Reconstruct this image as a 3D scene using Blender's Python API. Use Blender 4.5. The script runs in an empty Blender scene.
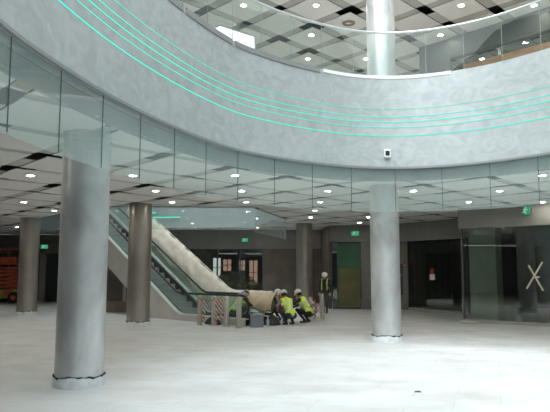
import bpy, bmesh, math, random
import numpy as np
from mathutils import Vector, Matrix, Quaternion
random.seed(7); np.random.seed(7)
S = bpy.context.scene
COL = S.collection
PI = math.pi

# ------------------------------------------------------------------ camera
CAMH, F, HOR = 1.8, 600.0, 272.0
cam = bpy.data.cameras.new('camera'); co = bpy.data.objects.new('camera', cam); COL.objects.link(co)
co.location = (0, 0, CAMH); co.rotation_euler = (PI/2 + math.atan((HOR-206)/F), 0, 0)
cam.sensor_width = 36; cam.lens = 36*F/550; cam.clip_end = 200
S.camera = co

# ------------------------------------------------------------------ materials
MATS = {}
def nt(name):
    m = bpy.data.materials.new(name); m.use_nodes = True
    n = m.node_tree.nodes; n.clear()
    out = n.new('ShaderNodeOutputMaterial')
    return m, n, m.node_tree.links, out
def mat(name, col, rough=.6, metal=0., col2=None, scale=4., detail=4., mapping=(1,1,1), bump=0., spec=.5, lo=.35, hi=.65, dist=0.):
    if name in MATS: return MATS[name]
    m, n, l, out = nt(name)
    b = n.new('ShaderNodeBsdfPrincipled'); l.new(b.outputs[0], out.inputs[0])
    b.inputs['Base Color'].default_value = (*col, 1); b.inputs['Roughness'].default_value = rough
    b.inputs['Metallic'].default_value = metal; b.inputs['Specular IOR Level'].default_value = spec
    if col2 is not None or bump:
        tc = n.new('ShaderNodeTexCoord'); mp = n.new('ShaderNodeMapping'); mp.inputs['Scale'].default_value = mapping
        l.new(tc.outputs['Object'], mp.inputs[0])
        nz = n.new('ShaderNodeTexNoise'); nz.inputs['Scale'].default_value = scale; nz.inputs['Detail'].default_value = detail
        nz.inputs['Distortion'].default_value = dist
        l.new(mp.outputs[0], nz.inputs['Vector'])
        if col2 is not None:
            r = n.new('ShaderNodeValToRGB'); r.color_ramp.elements[0].position = lo; r.color_ramp.elements[1].position = hi
            r.color_ramp.elements[0].color = (*col, 1); r.color_ramp.elements[1].color = (*col2, 1)
            l.new(nz.outputs['Fac'], r.inputs[0]); l.new(r.outputs[0], b.inputs['Base Color'])
        if bump:
            bp = n.new('ShaderNodeBump'); bp.inputs['Strength'].default_value = bump; bp.inputs['Distance'].default_value = .02
            l.new(nz.outputs['Fac'], bp.inputs['Height']); l.new(bp.outputs[0], b.inputs['Normal'])
    MATS[name] = m; return m
def emit(name, col, s):
    if name in MATS: return MATS[name]
    m, n, l, out = nt(name)
    e = n.new('ShaderNodeEmission'); e.inputs[0].default_value = (*col, 1); e.inputs[1].default_value = s
    l.new(e.outputs[0], out.inputs[0]); MATS[name] = m; return m
def glass(name, tint, refl=1.0, haze=0., hazecol=(.6,.75,.72), rough=.0):
    """thin architectural pane: tinted see-through, Fresnel mirror, a little dust"""
    if name in MATS: return MATS[name]
    m, n, l, out = nt(name)
    t = n.new('ShaderNodeBsdfTransparent'); t.inputs[0].default_value = (*tint, 1)
    g = n.new('ShaderNodeBsdfGlossy'); g.inputs[0].default_value = (1,1,1,1); g.inputs['Roughness'].default_value = rough
    fr = n.new('ShaderNodeLayerWeight'); fr.inputs[0].default_value = .5
    pw = n.new('ShaderNodeMath'); pw.operation = 'POWER'; pw.inputs[1].default_value = 5; l.new(fr.outputs['Facing'], pw.inputs[0])
    mu = n.new('ShaderNodeMath'); mu.operation = 'MULTIPLY_ADD'; mu.inputs[1].default_value = .9*refl; mu.inputs[2].default_value = .04*refl
    l.new(pw.outputs[0], mu.inputs[0])
    base = t
    if haze:
        d = n.new('ShaderNodeBsdfDiffuse'); d.inputs[0].default_value = (*hazecol, 1)
        tl = n.new('ShaderNodeBsdfTranslucent'); tl.inputs[0].default_value = (*hazecol, 1)
        a = n.new('ShaderNodeMixShader'); a.inputs[0].default_value = .5
        l.new(d.outputs[0], a.inputs[1]); l.new(tl.outputs[0], a.inputs[2])
        mm = n.new('ShaderNodeMixShader'); mm.inputs[0].default_value = haze
        l.new(t.outputs[0], mm.inputs[1]); l.new(a.outputs[0], mm.inputs[2]); base = mm
    mx = n.new('ShaderNodeMixShader'); l.new(mu.outputs[0], mx.inputs[0])
    l.new(base.outputs[0], mx.inputs[1]); l.new(g.outputs[0], mx.inputs[2]); l.new(mx.outputs[0], out.inputs[0])
    MATS[name] = m; return m

def floor_mat():
    m, n, l, out = nt('dusty stone floor')
    b = n.new('ShaderNodeBsdfPrincipled'); l.new(b.outputs[0], out.inputs[0])
    tc = n.new('ShaderNodeTexCoord')
    mp = n.new('ShaderNodeMapping'); mp.inputs['Rotation'].default_value = (0,0,.35); l.new(tc.outputs['Object'], mp.inputs[0])
    nz = n.new('ShaderNodeTexNoise'); nz.inputs['Scale'].default_value = .9; nz.inputs['Detail'].default_value = 7; nz.inputs['Roughness'].default_value = .62
    l.new(mp.outputs[0], nz.inputs['Vector'])
    r = n.new('ShaderNodeValToRGB'); e = r.color_ramp.elements
    e[0].position = .3; e[0].color = (.565,.565,.55,1); e[1].position = .6; e[1].color = (.69,.72,.735,1)
    l.new(nz.outputs['Fac'], r.inputs[0])
    # swept streaks of dust
    mp2 = n.new('ShaderNodeMapping'); mp2.inputs['Rotation'].default_value = (0,0,-.6); mp2.inputs['Scale'].default_value = (.35,1.6,1); l.new(tc.outputs['Object'], mp2.inputs[0])
    n2 = n.new('ShaderNodeTexNoise'); n2.inputs['Scale'].default_value = 1.4; n2.inputs['Detail'].default_value = 5; l.new(mp2.outputs[0], n2.inputs['Vector'])
    r2 = n.new('ShaderNodeValToRGB'); r2.color_ramp.elements[0].position = .38; r2.color_ramp.elements[1].position = .62
    r2.color_ramp.elements[0].color = (.91,.905,.89,1); r2.color_ramp.elements[1].color = (1,1,1,1)
    l.new(n2.outputs['Fac'], r2.inputs[0])
    mx = n.new('ShaderNodeMix'); mx.data_type = 'RGBA'; mx.blend_type = 'MULTIPLY'; mx.inputs[0].default_value = 1
    l.new(r.outputs[0], mx.inputs[6]); l.new(r2.outputs[0], mx.inputs[7])
    # faint paving joints
    bk = n.new('ShaderNodeTexBrick'); bk.offset = 0.5; bk.inputs['Scale'].default_value = 1; bk.inputs['Brick Width'].default_value = 1.2; bk.inputs['Row Height'].default_value = .6
    bk.inputs['Mortar Size'].default_value = .006; bk.inputs['Color1'].default_value = (1,1,1,1); bk.inputs['Color2'].default_value = (.97,.97,.96,1); bk.inputs['Mortar'].default_value = (.82,.81,.78,1)
    l.new(mp.outputs[0], bk.inputs['Vector'])
    m3 = n.new('ShaderNodeMix'); m3.data_type = 'RGBA'; m3.blend_type = 'MULTIPLY'; m3.inputs[0].default_value = 1
    l.new(mx.outputs[2], m3.inputs[6]); l.new(bk.outputs['Color'], m3.inputs[7])
    l.new(m3.outputs[2], b.inputs['Base Color'])
    rr = n.new('ShaderNodeMapRange'); rr.inputs[3].default_value = .32; rr.inputs[4].default_value = .6
    l.new(n2.outputs['Fac'], rr.inputs[0]); l.new(rr.outputs[0], b.inputs['Roughness'])
    b.inputs['Specular IOR Level'].default_value = .5
    return m
def tape_mat():
    m, n, l, out = nt('red and white tape')
    b = n.new('ShaderNodeBsdfPrincipled'); l.new(b.outputs[0], out.inputs[0]); b.inputs['Roughness'].default_value = .5
    tc = n.new('ShaderNodeTexCoord'); mp = n.new('ShaderNodeMapping'); mp.inputs['Rotation'].default_value = (.5,.6,.3); l.new(tc.outputs['Object'], mp.inputs[0])
    w = n.new('ShaderNodeTexWave'); w.inputs['Scale'].default_value = 3.2; l.new(mp.outputs[0], w.inputs[0])
    r = n.new('ShaderNodeValToRGB'); r.color_ramp.interpolation = 'CONSTANT'; r.color_ramp.elements[1].position = .5
    r.color_ramp.elements[0].color = (.46,.11,.085,1); r.color_ramp.elements[1].color = (.56,.53,.49,1)
    l.new(w.outputs[0], r.inputs[0]); l.new(r.outputs[0], b.inputs['Base Color']); return m

M_FLOOR = floor_mat()
M_TAPE = tape_mat()
M_FASCIA = mat('brushed silver plaster', (.37,.402,.408), .42, .2, (.475,.51,.515), 2.6, 7, (1,1,1.3), .12, lo=.32, hi=.7, dist=1.6)
M_BULK = mat('grey green bulkhead', (.30,.34,.345), .5, 0, (.38,.42,.42), 1.2, 5)
M_PANEL = mat('ceiling panel', (.76,.75,.72), .7)
M_PANEL_UP = mat('upper ceiling panel', (.80,.79,.75), .7)
M_RECESS = mat('recess plate', (.48,.47,.44), .7)
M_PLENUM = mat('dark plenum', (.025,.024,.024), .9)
M_SLAB = mat('slab grey', (.4,.41,.4), .8)
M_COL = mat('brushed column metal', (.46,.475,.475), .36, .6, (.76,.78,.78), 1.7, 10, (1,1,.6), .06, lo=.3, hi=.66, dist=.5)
M_COL_SHADE = mat('shade-darkened column metal', (.30,.28,.25), .36, .75, (.42,.39,.35), 1.6, 7, (1,1,.4), .05)  # same metal as the silver columns, dimmer surroundings put into a darker colour
M_WRAP = mat('pale base wrap', (.80,.83,.84), .5, 0, (.66,.70,.72), 8, 5)
M_TORN = mat('black torn tape', (.03,.04,.04), .6)
M_STEEL = mat('stainless steel', (.62,.63,.63), .28, .9)
M_LIP = mat('grey metal lip', (.30,.31,.31), .45, .5)
M_WHITE = mat('white paint', (.78,.79,.78), .5)
M_CURT = glass('smoke curtain glass', (.935,.972,.963), 1.0, .12, (.86,.94,.92))
M_BALU = glass('balustrade glass', (.92,.965,.945), .9, .03, (.70,.80,.77))
M_ESCG = glass('escalator glass', (.86,.95,.915), 1.0, .05, (.55,.68,.62))
M_SHOPG = glass('dark shop glass', (.74,.79,.76), 1.9, .0)
M_JOINT = mat('dark joint', (.06,.09,.09), .5)
M_HEAD = mat('grey header', (.19,.188,.175), .6, 0, (.22,.217,.2), 1.5, 3)
M_HEADW = mat('brown header', (.20,.18,.155), .6, 0, (.24,.215,.185), 1.2, 3)
M_WALL = mat('wall grey beige', (.36,.34,.30), .7, 0, (.42,.40,.36), 1, 4)
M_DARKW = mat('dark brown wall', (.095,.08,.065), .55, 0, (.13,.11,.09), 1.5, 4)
M_BLACK = mat('shop interior', (.10,.10,.095), .8)  # dark wall colour stands for the unlit rooms behind the shop glass
M_FRAME = mat('dark aluminium', (.10,.10,.10), .4, .5)
M_LITE = emit('lamp lens', (1,.93,.83), 165)
M_LED = emit('teal led', (.08,1.,.74), 1.1)
M_RAIL = mat('black rubber', (.012,.013,.015), .35)
M_STEP = mat('escalator step', (.42,.43,.42), .5, .2)
M_SKIRT = mat('dark skirt', (.05,.056,.055), .4, .4)
M_TRUSS = mat('beige side panel', (.55,.53,.48), .45, .2, (.61,.59,.54), 2, 3)
M_DECK = mat('bright deck edge', (.72,.74,.74), .4, .3)
M_SHEET = mat('beige sheet', (.58,.54,.44), .75, 0, (.70,.66,.56), 3.5, 6, bump=.6)
M_KRAFT = mat('kraft paper', (.60,.48,.31), .7, 0, (.70,.60,.44), 4, 6, bump=.6)

# ------------------------------------------------------------------ mesh helpers
class MB:
    def __init__(s): s.v=[]; s.f=[]; s.m=[]
    def add(s, vs, fs, mi=0):
        o=len(s.v); s.v+= [tuple(v) for v in vs]; s.f+= [tuple(i+o for i in f) for f in fs]; s.m+=[mi]*len(fs); return s
    def box(s, c, d, rz=0., mi=0, R=None):
        hx,hy,hz=d[0]/2,d[1]/2,d[2]/2
        P=[Vector((x*hx,y*hy,z*hz)) for z in(-1,1) for y in(-1,1) for x in(-1,1)]
        R = R or Matrix.Rotation(rz,3,'Z')
        return s.add([R@p+Vector(c) for p in P],[(0,2,3,1),(4,5,7,6),(0,1,5,4),(2,6,7,3),(0,4,6,2),(1,3,7,5)],mi)
    def prism(s, poly, z0, z1, mi=0):
        n=len(poly); a=sum(poly[i][0]*poly[(i+1)%n][1]-poly[(i+1)%n][0]*poly[i][1] for i in range(n))
        if a<0: poly=poly[::-1]
        V=[(x,y,z0) for x,y in poly]+[(x,y,z1) for x,y in poly]
        return s.add(V,[tuple(range(n-1,-1,-1)),tuple(range(n,2*n))]+[(i,(i+1)%n,n+(i+1)%n,n+i) for i in range(n)],mi)
    def tube(s, pts, r, n=10, mi=0, cap=True, closed=False):
        pts=[Vector(p) for p in pts]; N=len(pts); rs=r if isinstance(r,(list,tuple)) else [r]*N
        up=None; V=[]
        for i,p in enumerate(pts):
            if closed: t=pts[(i+1)%N]-pts[i-1]
            else: t=pts[min(i+1,N-1)]-pts[max(i-1,0)]
            t.normalize()
            if up is None: up = Vector((0,0,1)) if abs(t.z)<.9 else Vector((1,0,0))
            a=t.cross(up)
            if a.length<1e-5: a=t.orthogonal()
            a.normalize(); b=a.cross(t); up=b
            V+=[p+(a*math.cos(2*PI*k/n)+b*math.sin(2*PI*k/n))*rs[i] for k in range(n)]
        Fs=[]
        for i in range(N if closed else N-1):
            j=(i+1)%N
            Fs+=[(i*n+k,i*n+(k+1)%n,j*n+(k+1)%n,j*n+k) for k in range(n)]
        if cap and not closed: Fs+=[tuple(range(n-1,-1,-1)),tuple((N-1)*n+k for k in range(n))]
        return s.add(V,Fs,mi)
    def lathe(s, prof, n=32, c=(0,0,0), mi=0, R=None, loop=False):
        if loop: prof=list(prof)+[prof[0]]
        V=[];Fs=[]
        for r,z in prof:
            for k in range(n):
                p=Vector((r*math.cos(2*PI*k/n),r*math.sin(2*PI*k/n),z))
                if R: p=R@p
                V.append(p+Vector(c))
        for i in range(len(prof)-1):
            Fs+=[(i*n+k,i*n+(k+1)%n,(i+1)*n+(k+1)%n,(i+1)*n+k) for k in range(n)]
        if loop: return s.add(V,Fs,mi)
        if prof[0][0]>1e-6: Fs.append(tuple(range(n-1,-1,-1)))
        if prof[-1][0]>1e-6: Fs.append(tuple((len(prof)-1)*n+k for k in range(n)))
        return s.add(V,Fs,mi)
    def sphere(s, c, r, n=12, sc=(1,1,1), mi=0, R=None):
        prof=[(math.sin(PI*i/(n//2))*1.0,-math.cos(PI*i/(n//2))) for i in range(n//2+1)]
        V=[];Fs=[];m=n
        for rr,z in prof:
            for k in range(m):
                p=Vector((rr*math.cos(2*PI*k/m)*r*sc[0],rr*math.sin(2*PI*k/m)*r*sc[1],z*r*sc[2]))
                if R: p=R@p
                V.append(p+Vector(c))
        for i in range(len(prof)-1): Fs+=[(i*m+k,i*m+(k+1)%m,(i+1)*m+(k+1)%m,(i+1)*m+k) for k in range(m)]
        return s.add(V,Fs,mi)
    def mesh(s, name):
        me=bpy.data.meshes.new(name); me.from_pydata(s.v,[],s.f)
        me.polygons.foreach_set('material_index',s.m); me.update()
        bm=bmesh.new(); bm.from_mesh(me); bmesh.ops.remove_doubles(bm,verts=bm.verts,dist=1e-5)
        bmesh.ops.recalc_face_normals(bm,faces=bm.faces); bm.to_mesh(me); bm.free(); return me
    def build(s, name, mats, parent=None, smooth=False, bevel=0):
        me=s.mesh(name); o=bpy.data.objects.new(name,me); COL.objects.link(o)
        for m in (mats if isinstance(mats,(list,tuple)) else [mats]): me.materials.append(m)
        if parent is not None: o.parent=parent
        if smooth:
            me.shade_smooth(); me.set_sharp_from_angle(angle=.7)
        if bevel:
            b=o.modifiers.new('bevel','BEVEL'); b.width=bevel; b.segments=2; b.limit_method='ANGLE'
        return o
def tag(o,label,cat,group=None,kind=None):
    o['label']=label; o['category']=cat
    if group: o['group']=group
    if kind: o['kind']=kind
    return o
def thing(name,label,cat,loc=(0,0,0),rz=0,group=None):
    o=bpy.data.objects.new(name,None); COL.objects.link(o); o.location=loc; o.rotation_euler=(0,0,rz); o.empty_display_size=.1
    return tag(o,label,cat,group)
def struct(o): o['kind']='structure'; return o
def dup(root,loc,rz=None,label=None):
    r=root.copy(); COL.objects.link(r); r.location=loc
    if rz is not None: r.rotation_euler=(0,0,rz)
    if label: r['label']=label
    for ch in root.children:
        c=ch.copy(); COL.objects.link(c); c.parent=r
        for g in ch.children:
            d=g.copy(); COL.objects.link(d); d.parent=c
    return r
def boolean(mb, cutters):
    """mesh of mb minus prisms"""
    me=mb.mesh('tmp'); o=bpy.data.objects.new('tmp',me); COL.objects.link(o); tmp=[o]
    for cmb in cutters:
        k=bpy.data.objects.new('cut',cmb.mesh('cut')); COL.objects.link(k); tmp.append(k)
        b=o.modifiers.new('b','BOOLEAN'); b.operation='DIFFERENCE'; b.solver='EXACT'; b.object=k
    dg=bpy.context.evaluated_depsgraph_get(); dg.update()
    res=bpy.data.meshes.new_from_object(o.evaluated_get(dg))
    for k in tmp: bpy.data.objects.remove(k,do_unlink=True)
    return res
def link_mesh(name,me,mats,parent=None):
    o=bpy.data.objects.new(name,me); COL.objects.link(o); me.materials.clear()
    for m in (mats if isinstance(mats,(list,tuple)) else [mats]): me.materials.append(m)
    if parent: o.parent=parent
    return o

# ------------------------------------------------------------------ atrium edge curve
CP=[(-2.84,4.4),(-2.81,6.1),(-2.70,7.0),(-2.50,8.1),(-2.21,9.2),(-1.83,10.3),(-1.36,11.4),(-.83,12.36),(-.25,13.0),(.44,13.6),(1.2,14.1),
    (1.9,14.45),(2.65,14.6),(3.3,14.57),(3.95,14.38),(4.6,14.05),(5.17,13.63),(5.8,12.95),(6.42,12.1),(7.06,10.9),(7.6,9.4),(8.0,7.4),(8.1,5.),(7.8,2.),
    (7.,-1.5),(5.4,-4.6),(3.,-6.3),(.6,-6.),(-1.3,-4.2),(-2.35,-1.4),(-2.78,1.6)]
def closed_curve(cp, step):
    P=[Vector(p) for p in cp]; n=len(P); D=[]
    for i in range(n):
        p0,p1,p2,p3=P[i-1],P[i],P[(i+1)%n],P[(i+2)%n]
        for k in range(24):
            t=k/24; D.append(.5*((2*p1)+(p2-p0)*t+(2*p0-5*p1+4*p2-p3)*t*t+(3*p1-p0-3*p2+p3)*t**3))
    for _ in range(60): D=[(D[i-1]+D[i]*2+D[(i+1)%len(D)])/4 for i in range(len(D))]
    L=[0]
    for i in range(len(D)): L.append(L[-1]+(D[(i+1)%len(D)]-D[i]).length)
    tot=L[-1]; m=int(tot/step); R=[]; j=0
    for k in range(m):
        s=k*tot/m
        while L[j+1]<s: j+=1
        R.append(D[j].lerp(D[(j+1)%len(D)],(s-L[j])/(L[j+1]-L[j])))
    return R
CURVE=closed_curve(CP,.1); NC=len(CURVE)
NRM=[]
for i in range(NC):
    t=CURVE[(i+1)%NC]-CURVE[i-1]; t.normalize(); NRM.append(Vector((-t.y,t.x)))   # to be outward
ctr=sum(CURVE,Vector((0,0)))/NC
if (CURVE[0]-ctr).dot(NRM[0])<0: NRM=[-x for x in NRM]
def off(d): return [CURVE[i]+NRM[i]*d for i in range(NC)]
def ring(mb,prof,i0=0,i1=None,mi=0):
    """sweep closed profile [(offset,z)] along the edge; whole loop when i1 is None"""
    idx=list(range(NC)) if i1 is None else [i%NC for i in range(i0,i1+1)]
    n=len(prof); V=[]
    for i in idx:
        for d,z in prof:
            p=CURVE[i]+NRM[i]*d; V.append((p.x,p.y,z))
    N=len(idx); Fs=[]
    for a in range(N if i1 is None else N-1):
        b=(a+1)%N
        Fs+=[(a*n+k,a*n+(k+1)%n,b*n+(k+1)%n,b*n+k) for k in range(n)]
    if i1 is not None: Fs+=[tuple(range(n)),tuple((N-1)*n+k for k in range(n))]
    return mb.add(V,Fs,mi)
def near_idx(x,y): return min(range(NC),key=lambda i:(CURVE[i]-Vector((x,y))).length)
Z_CEIL,Z_BOT,Z_TOP,Z_RAIL,Z_F2,Z_UP=4.1,4.36,6.68,7.84,6.3,10.2

# ------------------------------------------------------------------ floor, slab, ceilings
X0,X1,Y0,Y1=-24,22,-16,42
struct(MB().box(((X0+X1)/2,(Y0+Y1)/2,-.1),(X1-X0,Y1-Y0,.2)).build('floor',M_FLOOR))
VOID=[(-6.4,21.0),(-.75,21.2),(.55,26.2),(-1.0,30.6),(-12.5,32.0),(-13.2,29.6)]
def prism_of(poly,z0,z1):
    return MB().prism([(p[0],p[1]) for p in poly],z0,z1)
ov=off(.3)
slab=MB().box(((X0+X1)/2,(Y0+Y1)/2,(4.38+Z_F2)/2),(X1-X0,Y1-Y0,Z_F2-4.38))
struct(link_mesh('floor_upper',boolean(slab,[prism_of(ov,3,8),prism_of(VOID,3,8)]),mat('upper floor stone',(.72,.73,.72),.6)))
plen=MB().box(((X0+X1)/2,(Y0+Y1)/2,4.365),(X1-X0,Y1-Y0,.025))
struct(link_mesh('ceiling_plenum',boolean(plen,[prism_of(ov,3,8),prism_of(VOID,3,8)]),M_PLENUM))
def clipper(poly):
    """keep what lies outside a closed outline (tuples), cell by cell with the nearest edge's half-plane"""
    P=[Vector(p) for p in poly]; n=len(P)
    A=np.array([tuple(p) for p in P]); B=np.roll(A,-1,0); D=B-A; L2=(D**2).sum(1)
    area=sum(A[i][0]*B[i][1]-B[i][0]*A[i][1] for i in range(n)); sg=1 if area>0 else -1
    NN=np.stack([D[:,1],-D[:,0]],1)*sg/np.sqrt(L2)[:,None]
    def near(c):
        q=np.array(tuple(c)); t=np.clip(((q-A)*D).sum(1)/L2,0,1); w=A+D*t[:,None]; d2=((w-q)**2).sum(1); i=int(d2.argmin())
        return i,math.sqrt(d2[i])
    def clip(q):
        c=sum(q,Vector((0,0)))/len(q); i,d=near(c)
        r=max((v-c).length for v in q)
        if d>r: return [] if inpoly(c,poly) else q
        a=Vector(A[i]); nn=Vector(NN[i]); out=[]
        for k in range(len(q)):
            u,v=q[k],q[(k+1)%len(q)]; du,dv=(u-a).dot(nn),(v-a).dot(nn)
            if du>=0: out.append(u)
            if (du>0)!=(dv>0) and abs(du-dv)>1e-9: out.append(u.lerp(v,du/(du-dv)))
        return out
    def full(q):
        c=sum(q,Vector((0,0)))/len(q); r=max((v-c).length for v in q); i,d=near(c)
        return None if d<=r else (0 if inpoly(c,poly) else 1)
    return clip,full
def inpoly(p,poly):
    c=False; n=len(poly)
    for i in range(n):
        a,b=poly[i],poly[i-1]
        if (a[1]>p[1])!=(b[1]>p[1]) and p[0]<(b[0]-a[0])*(p[1]-a[1])/(b[1]-a[1])+a[0]: c=not c
    return c
def panels(z,cx,cy,hx,hy,g1,g2,inside,slot,outlines):
    """diamond panels, recessed plates between them, the rest left open to the dark plenum"""
    a,b=MB(),MB(); cl=[clipper([tuple(v) for v in o]) for o in outlines]
    e1=Vector((hx,hy)); e2=Vector((hx,-hy)); rnd=random.Random(11)
    def quad(mb,c,s0,s1,t0,t1,za,zb):
        Q=lambda s,t: c+e1*s+e2*t
        q=[Q(s0,t0),Q(s1,t0),Q(s1,t1),Q(s0,t1)]
        fl=[f(q) for _,f in cl]
        if 0 in fl: return
        if None not in fl: mb.prism([tuple(v) for v in q],za,zb); return
        ns=max(1,round((s1-s0)*8)); nt=max(1,round((t1-t0)*8))
        for i in range(ns):
            for j in range(nt):
                u0,u1=s0+(s1-s0)*i/ns,s0+(s1-s0)*(i+1)/ns; v0,v1=t0+(t1-t0)*j/nt,t0+(t1-t0)*(j+1)/nt
                w=[Q(u0,v0),Q(u1,v0),Q(u1,v1),Q(u0,v1)]
                for f,_ in cl:
                    if len(w)>2: w=f(w)
                if len(w)>2:
                    ar=abs(sum(w[k].x*w[(k+1)%len(w)].y-w[(k+1)%len(w)].x*w[k].y for k in range(len(w))))
                    if ar>1e-4: mb.prism([tuple(v) for v in w],za,zb)
    for m in range(-40,41):
        for n in range(-40,41):
            if (m+n)%2: continue
            c=Vector((cx+m*hx,cy+n*hy))
            if not inside(c): continue
            quad(a,c,-.5+g1,.5,-.5,.5-g2,z,z+.018)
            p1=rnd.random()<(.85 if slot else .5); p2=rnd.random()<(.72 if slot else .5)
            e=.018
            quad(b,c,-.5+e,-.5+g1-e,-.5,.04 if p1 else .5-g2,z+.012,z+.02)
            quad(b,c,-.08 if p2 else -.5+g1,.5,.5-g2+e,.5-e,z+.012,z+.02)
    return a,b
def in_gf(c): return -17<c.x<13 and 2<c.y<37.5
pa,pb=panels(Z_CEIL,1.5,14.2,1.225,1.375,.18,.15,in_gf,True,[ov,VOID])
struct(pa.build('ceiling',M_PANEL)); struct(pb.build('ceiling_recess',M_RECESS))
ov2=off(1.2)
SKYL=[(-1.9,19.7),(-.72,20.7),(-.9,30),(-9.5,30),(-9.5,24),(-3.2,21.5)]
upslab=MB().box(((X0+X1)/2,(Y0+Y1)/2,10.85),(X1-X0,Y1-Y0,.7))
struct(link_mesh('ceiling_upper_slab',boolean(upslab,[prism_of(ov2,9,12),prism_of(SKYL,9,12)]),M_PLENUM))
pa,pb=panels(Z_UP,1.3,18.2,1.15,1.2,.22,.22,lambda c:-12<c.x<16 and 9<c.y<36,False,[ov2,SKYL])
struct(pa.build('ceiling_upper',M_PANEL_UP)); struct(pb.build('ceiling_upper_recess',M_RECESS))
mb=MB(); ring(mb,[(1.2,10.1),(1.26,10.1),(1.26,11.2),(1.2,11.2)]); struct(mb.build('trim_2',M_SLAB))

# bulkhead and fascia
mb=MB(); ring(mb,[(.3,4.07),(.36,4.07),(.36,4.5),(.3,4.5)]); struct(mb.build('trim_1',M_BULK,smooth=True))
mb=MB(); ring(mb,[(0,Z_BOT),(.3,Z_BOT),(.3,Z_TOP),(0,Z_TOP)]); struct(mb.build('wall_balcony',M_FASCIA,smooth=True))
mb=MB(); ring(mb,[(-.012,Z_BOT-.03),(.035,Z_BOT-.03),(.035,Z_BOT+.02),(-.012,Z_BOT+.02)]); struct(mb.build('trim_3',M_LIP,smooth=True))
# grey lip at the top left of the fascia
mb=MB()
for xa,xb in(((-2.6,8.1),(-1.75,10.65)),((-1.72,10.7),(-.93,12.3)),((-.9,12.35),(1.05,14.07))):
    ia,ib=near_idx(*xa),near_idx(*xb); ia,ib=min(ia,ib),max(ia,ib)
    ring(mb,[(-.02,Z_TOP-.1),(.06,Z_TOP-.1),(.06,Z_TOP+.015),(-.02,Z_TOP+.015)],ia,ib)
struct(mb.build('trim_4',M_LIP))
mb=MB(); ia,ib=sorted((near_idx(1.1,14.1),near_idx(4.3,14.2)))
ring(mb,[(-.012,Z_TOP-.07),(.06,Z_TOP-.07),(.06,Z_TOP+.012),(-.012,Z_TOP+.012)],ia,ib); struct(mb.build('trim_5',M_WHITE))

# teal light lines round the fascia
names=['lowest','second from bottom','middle','second from top','highest']
for (z,r),nm in zip(((5.15,.0095),(5.36,.006),(5.50,.009),(5.63,.007),(5.83,.004)),names):
    mb=MB(); ring(mb,[(-.006,z-r),(.01,z-r),(.01,z+r),(-.006,z+r)])
    tag(mb.build('light_strip',M_LED),'%s of the five teal light lines on the curved balcony wall'%nm if nm!='middle' else 'middle one of the five teal light lines on the curved balcony wall','light strip','teal light lines on the balcony wall')

# glass curtain hanging under the fascia, glass balustrade above
def glass_run(root,part,gm,z0,z1,d,i0,i1,step,gap=.006,th=.012):
    n=0; i=i0
    while i<i1:
        j=min(i+step,i1); mb=MB()
        idx=[k%NC for k in range(i,j+1)]
        V=[];n=len(idx)
        prof=[(d,z0),(d+th,z0),(d+th,z1),(d,z1)]
        for q,k in enumerate(idx):
            p=CURVE[k]
            tt=(CURVE[(k+1)%NC]-CURVE[k-1]).normalized()
            sh=gap if q==0 else (-gap if q==len(idx)-1 else 0)
            for dd,z in prof:
                w=p+NRM[k]*dd+tt*sh; V.append((w.x,w.y,z))
        Fs=[]
        for a in range(n-1): Fs+=[(a*4+k,a*4+(k+1)%4,(a+1)*4+(k+1)%4,(a+1)*4+k) for k in range(4)]
        Fs+=[(0,1,2,3),tuple((n-1)*4+k for k in range(4))]
        mb.add(V,Fs); mb.build(part,gm,root,smooth=True)
        i=j
ia,ib=near_idx(-2.9,5.0),near_idx(8.0,7.6)
if ia>ib: ia,ib=ib,ia
# ia on one side, ib on the other; walk through the far arc
arc=list(range(ia,ib))
if sum(CURVE[i].y for i in arc)/len(arc) < 8: ia,ib=ib,ia+NC
k0=near_idx(-1.86,10.55)
if k0<ia: k0+=NC
STEP=11
start=k0-STEP*((k0-ia)//STEP)
cur=thing('smoke_curtain','curved frameless glass smoke curtain hanging under the silver balcony wall','glass curtain',(2.65,14.7,Z_BOT))
W0=Matrix.Translation((-2.65,-14.7,-Z_BOT))
glass_run(cur,'glass_panel',M_CURT,3.26,Z_BOT-.03,.06,start,ib,STEP)
for i in range(start,ib+1,STEP):
    jb=MB(); k=i%NC; p=CURVE[k]+NRM[k]*.06; t=math.atan2(NRM[k].y,NRM[k].x)
    jb.box((p.x,p.y,(3.26+Z_BOT)/2),(.010,.012,Z_BOT-3.3),t); jb.build('joint_seal',M_JOINT,cur)
for ch in cur.children: ch.location=(-2.65,-14.7,-Z_BOT)
bal=thing('balustrade','curved glass balustrade with steel handrail along the upper balcony edge','balustrade',(2.65,14.7,Z_TOP))
BS=9; k1=near_idx(.40,13.55)
if k1<ia: k1+=NC
bs=k1-BS*((k1-start)//BS)
glass_run(bal,'glass_panel',M_BALU,Z_TOP+.013,Z_RAIL-.03,.06,bs,ib,BS)
mb=MB(); mb.tube([(CURVE[i%NC].x+NRM[i%NC].x*.066,CURVE[i%NC].y+NRM[i%NC].y*.066,Z_RAIL) for i in range(start,ib+1,2)],.03,10)
mb.build('handrail',M_STEEL,bal,smooth=True)
M_PJ=mat('pale joint',(.30,.38,.36),.4)
for i in range(bs,ib+1,BS):
    jb=MB(); k=i%NC; p=CURVE[k]+NRM[k]*.066; t=math.atan2(NRM[k].y,NRM[k].x)
    jb.box((p.x,p.y,(Z_TOP+Z_RAIL)/2),(.011,.008,Z_RAIL-Z_TOP-.06),t); jb.build('joint_seal',M_PJ,bal)
for ch in bal.children: ch.location=(-2.65,-14.7,-Z_TOP)

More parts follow.
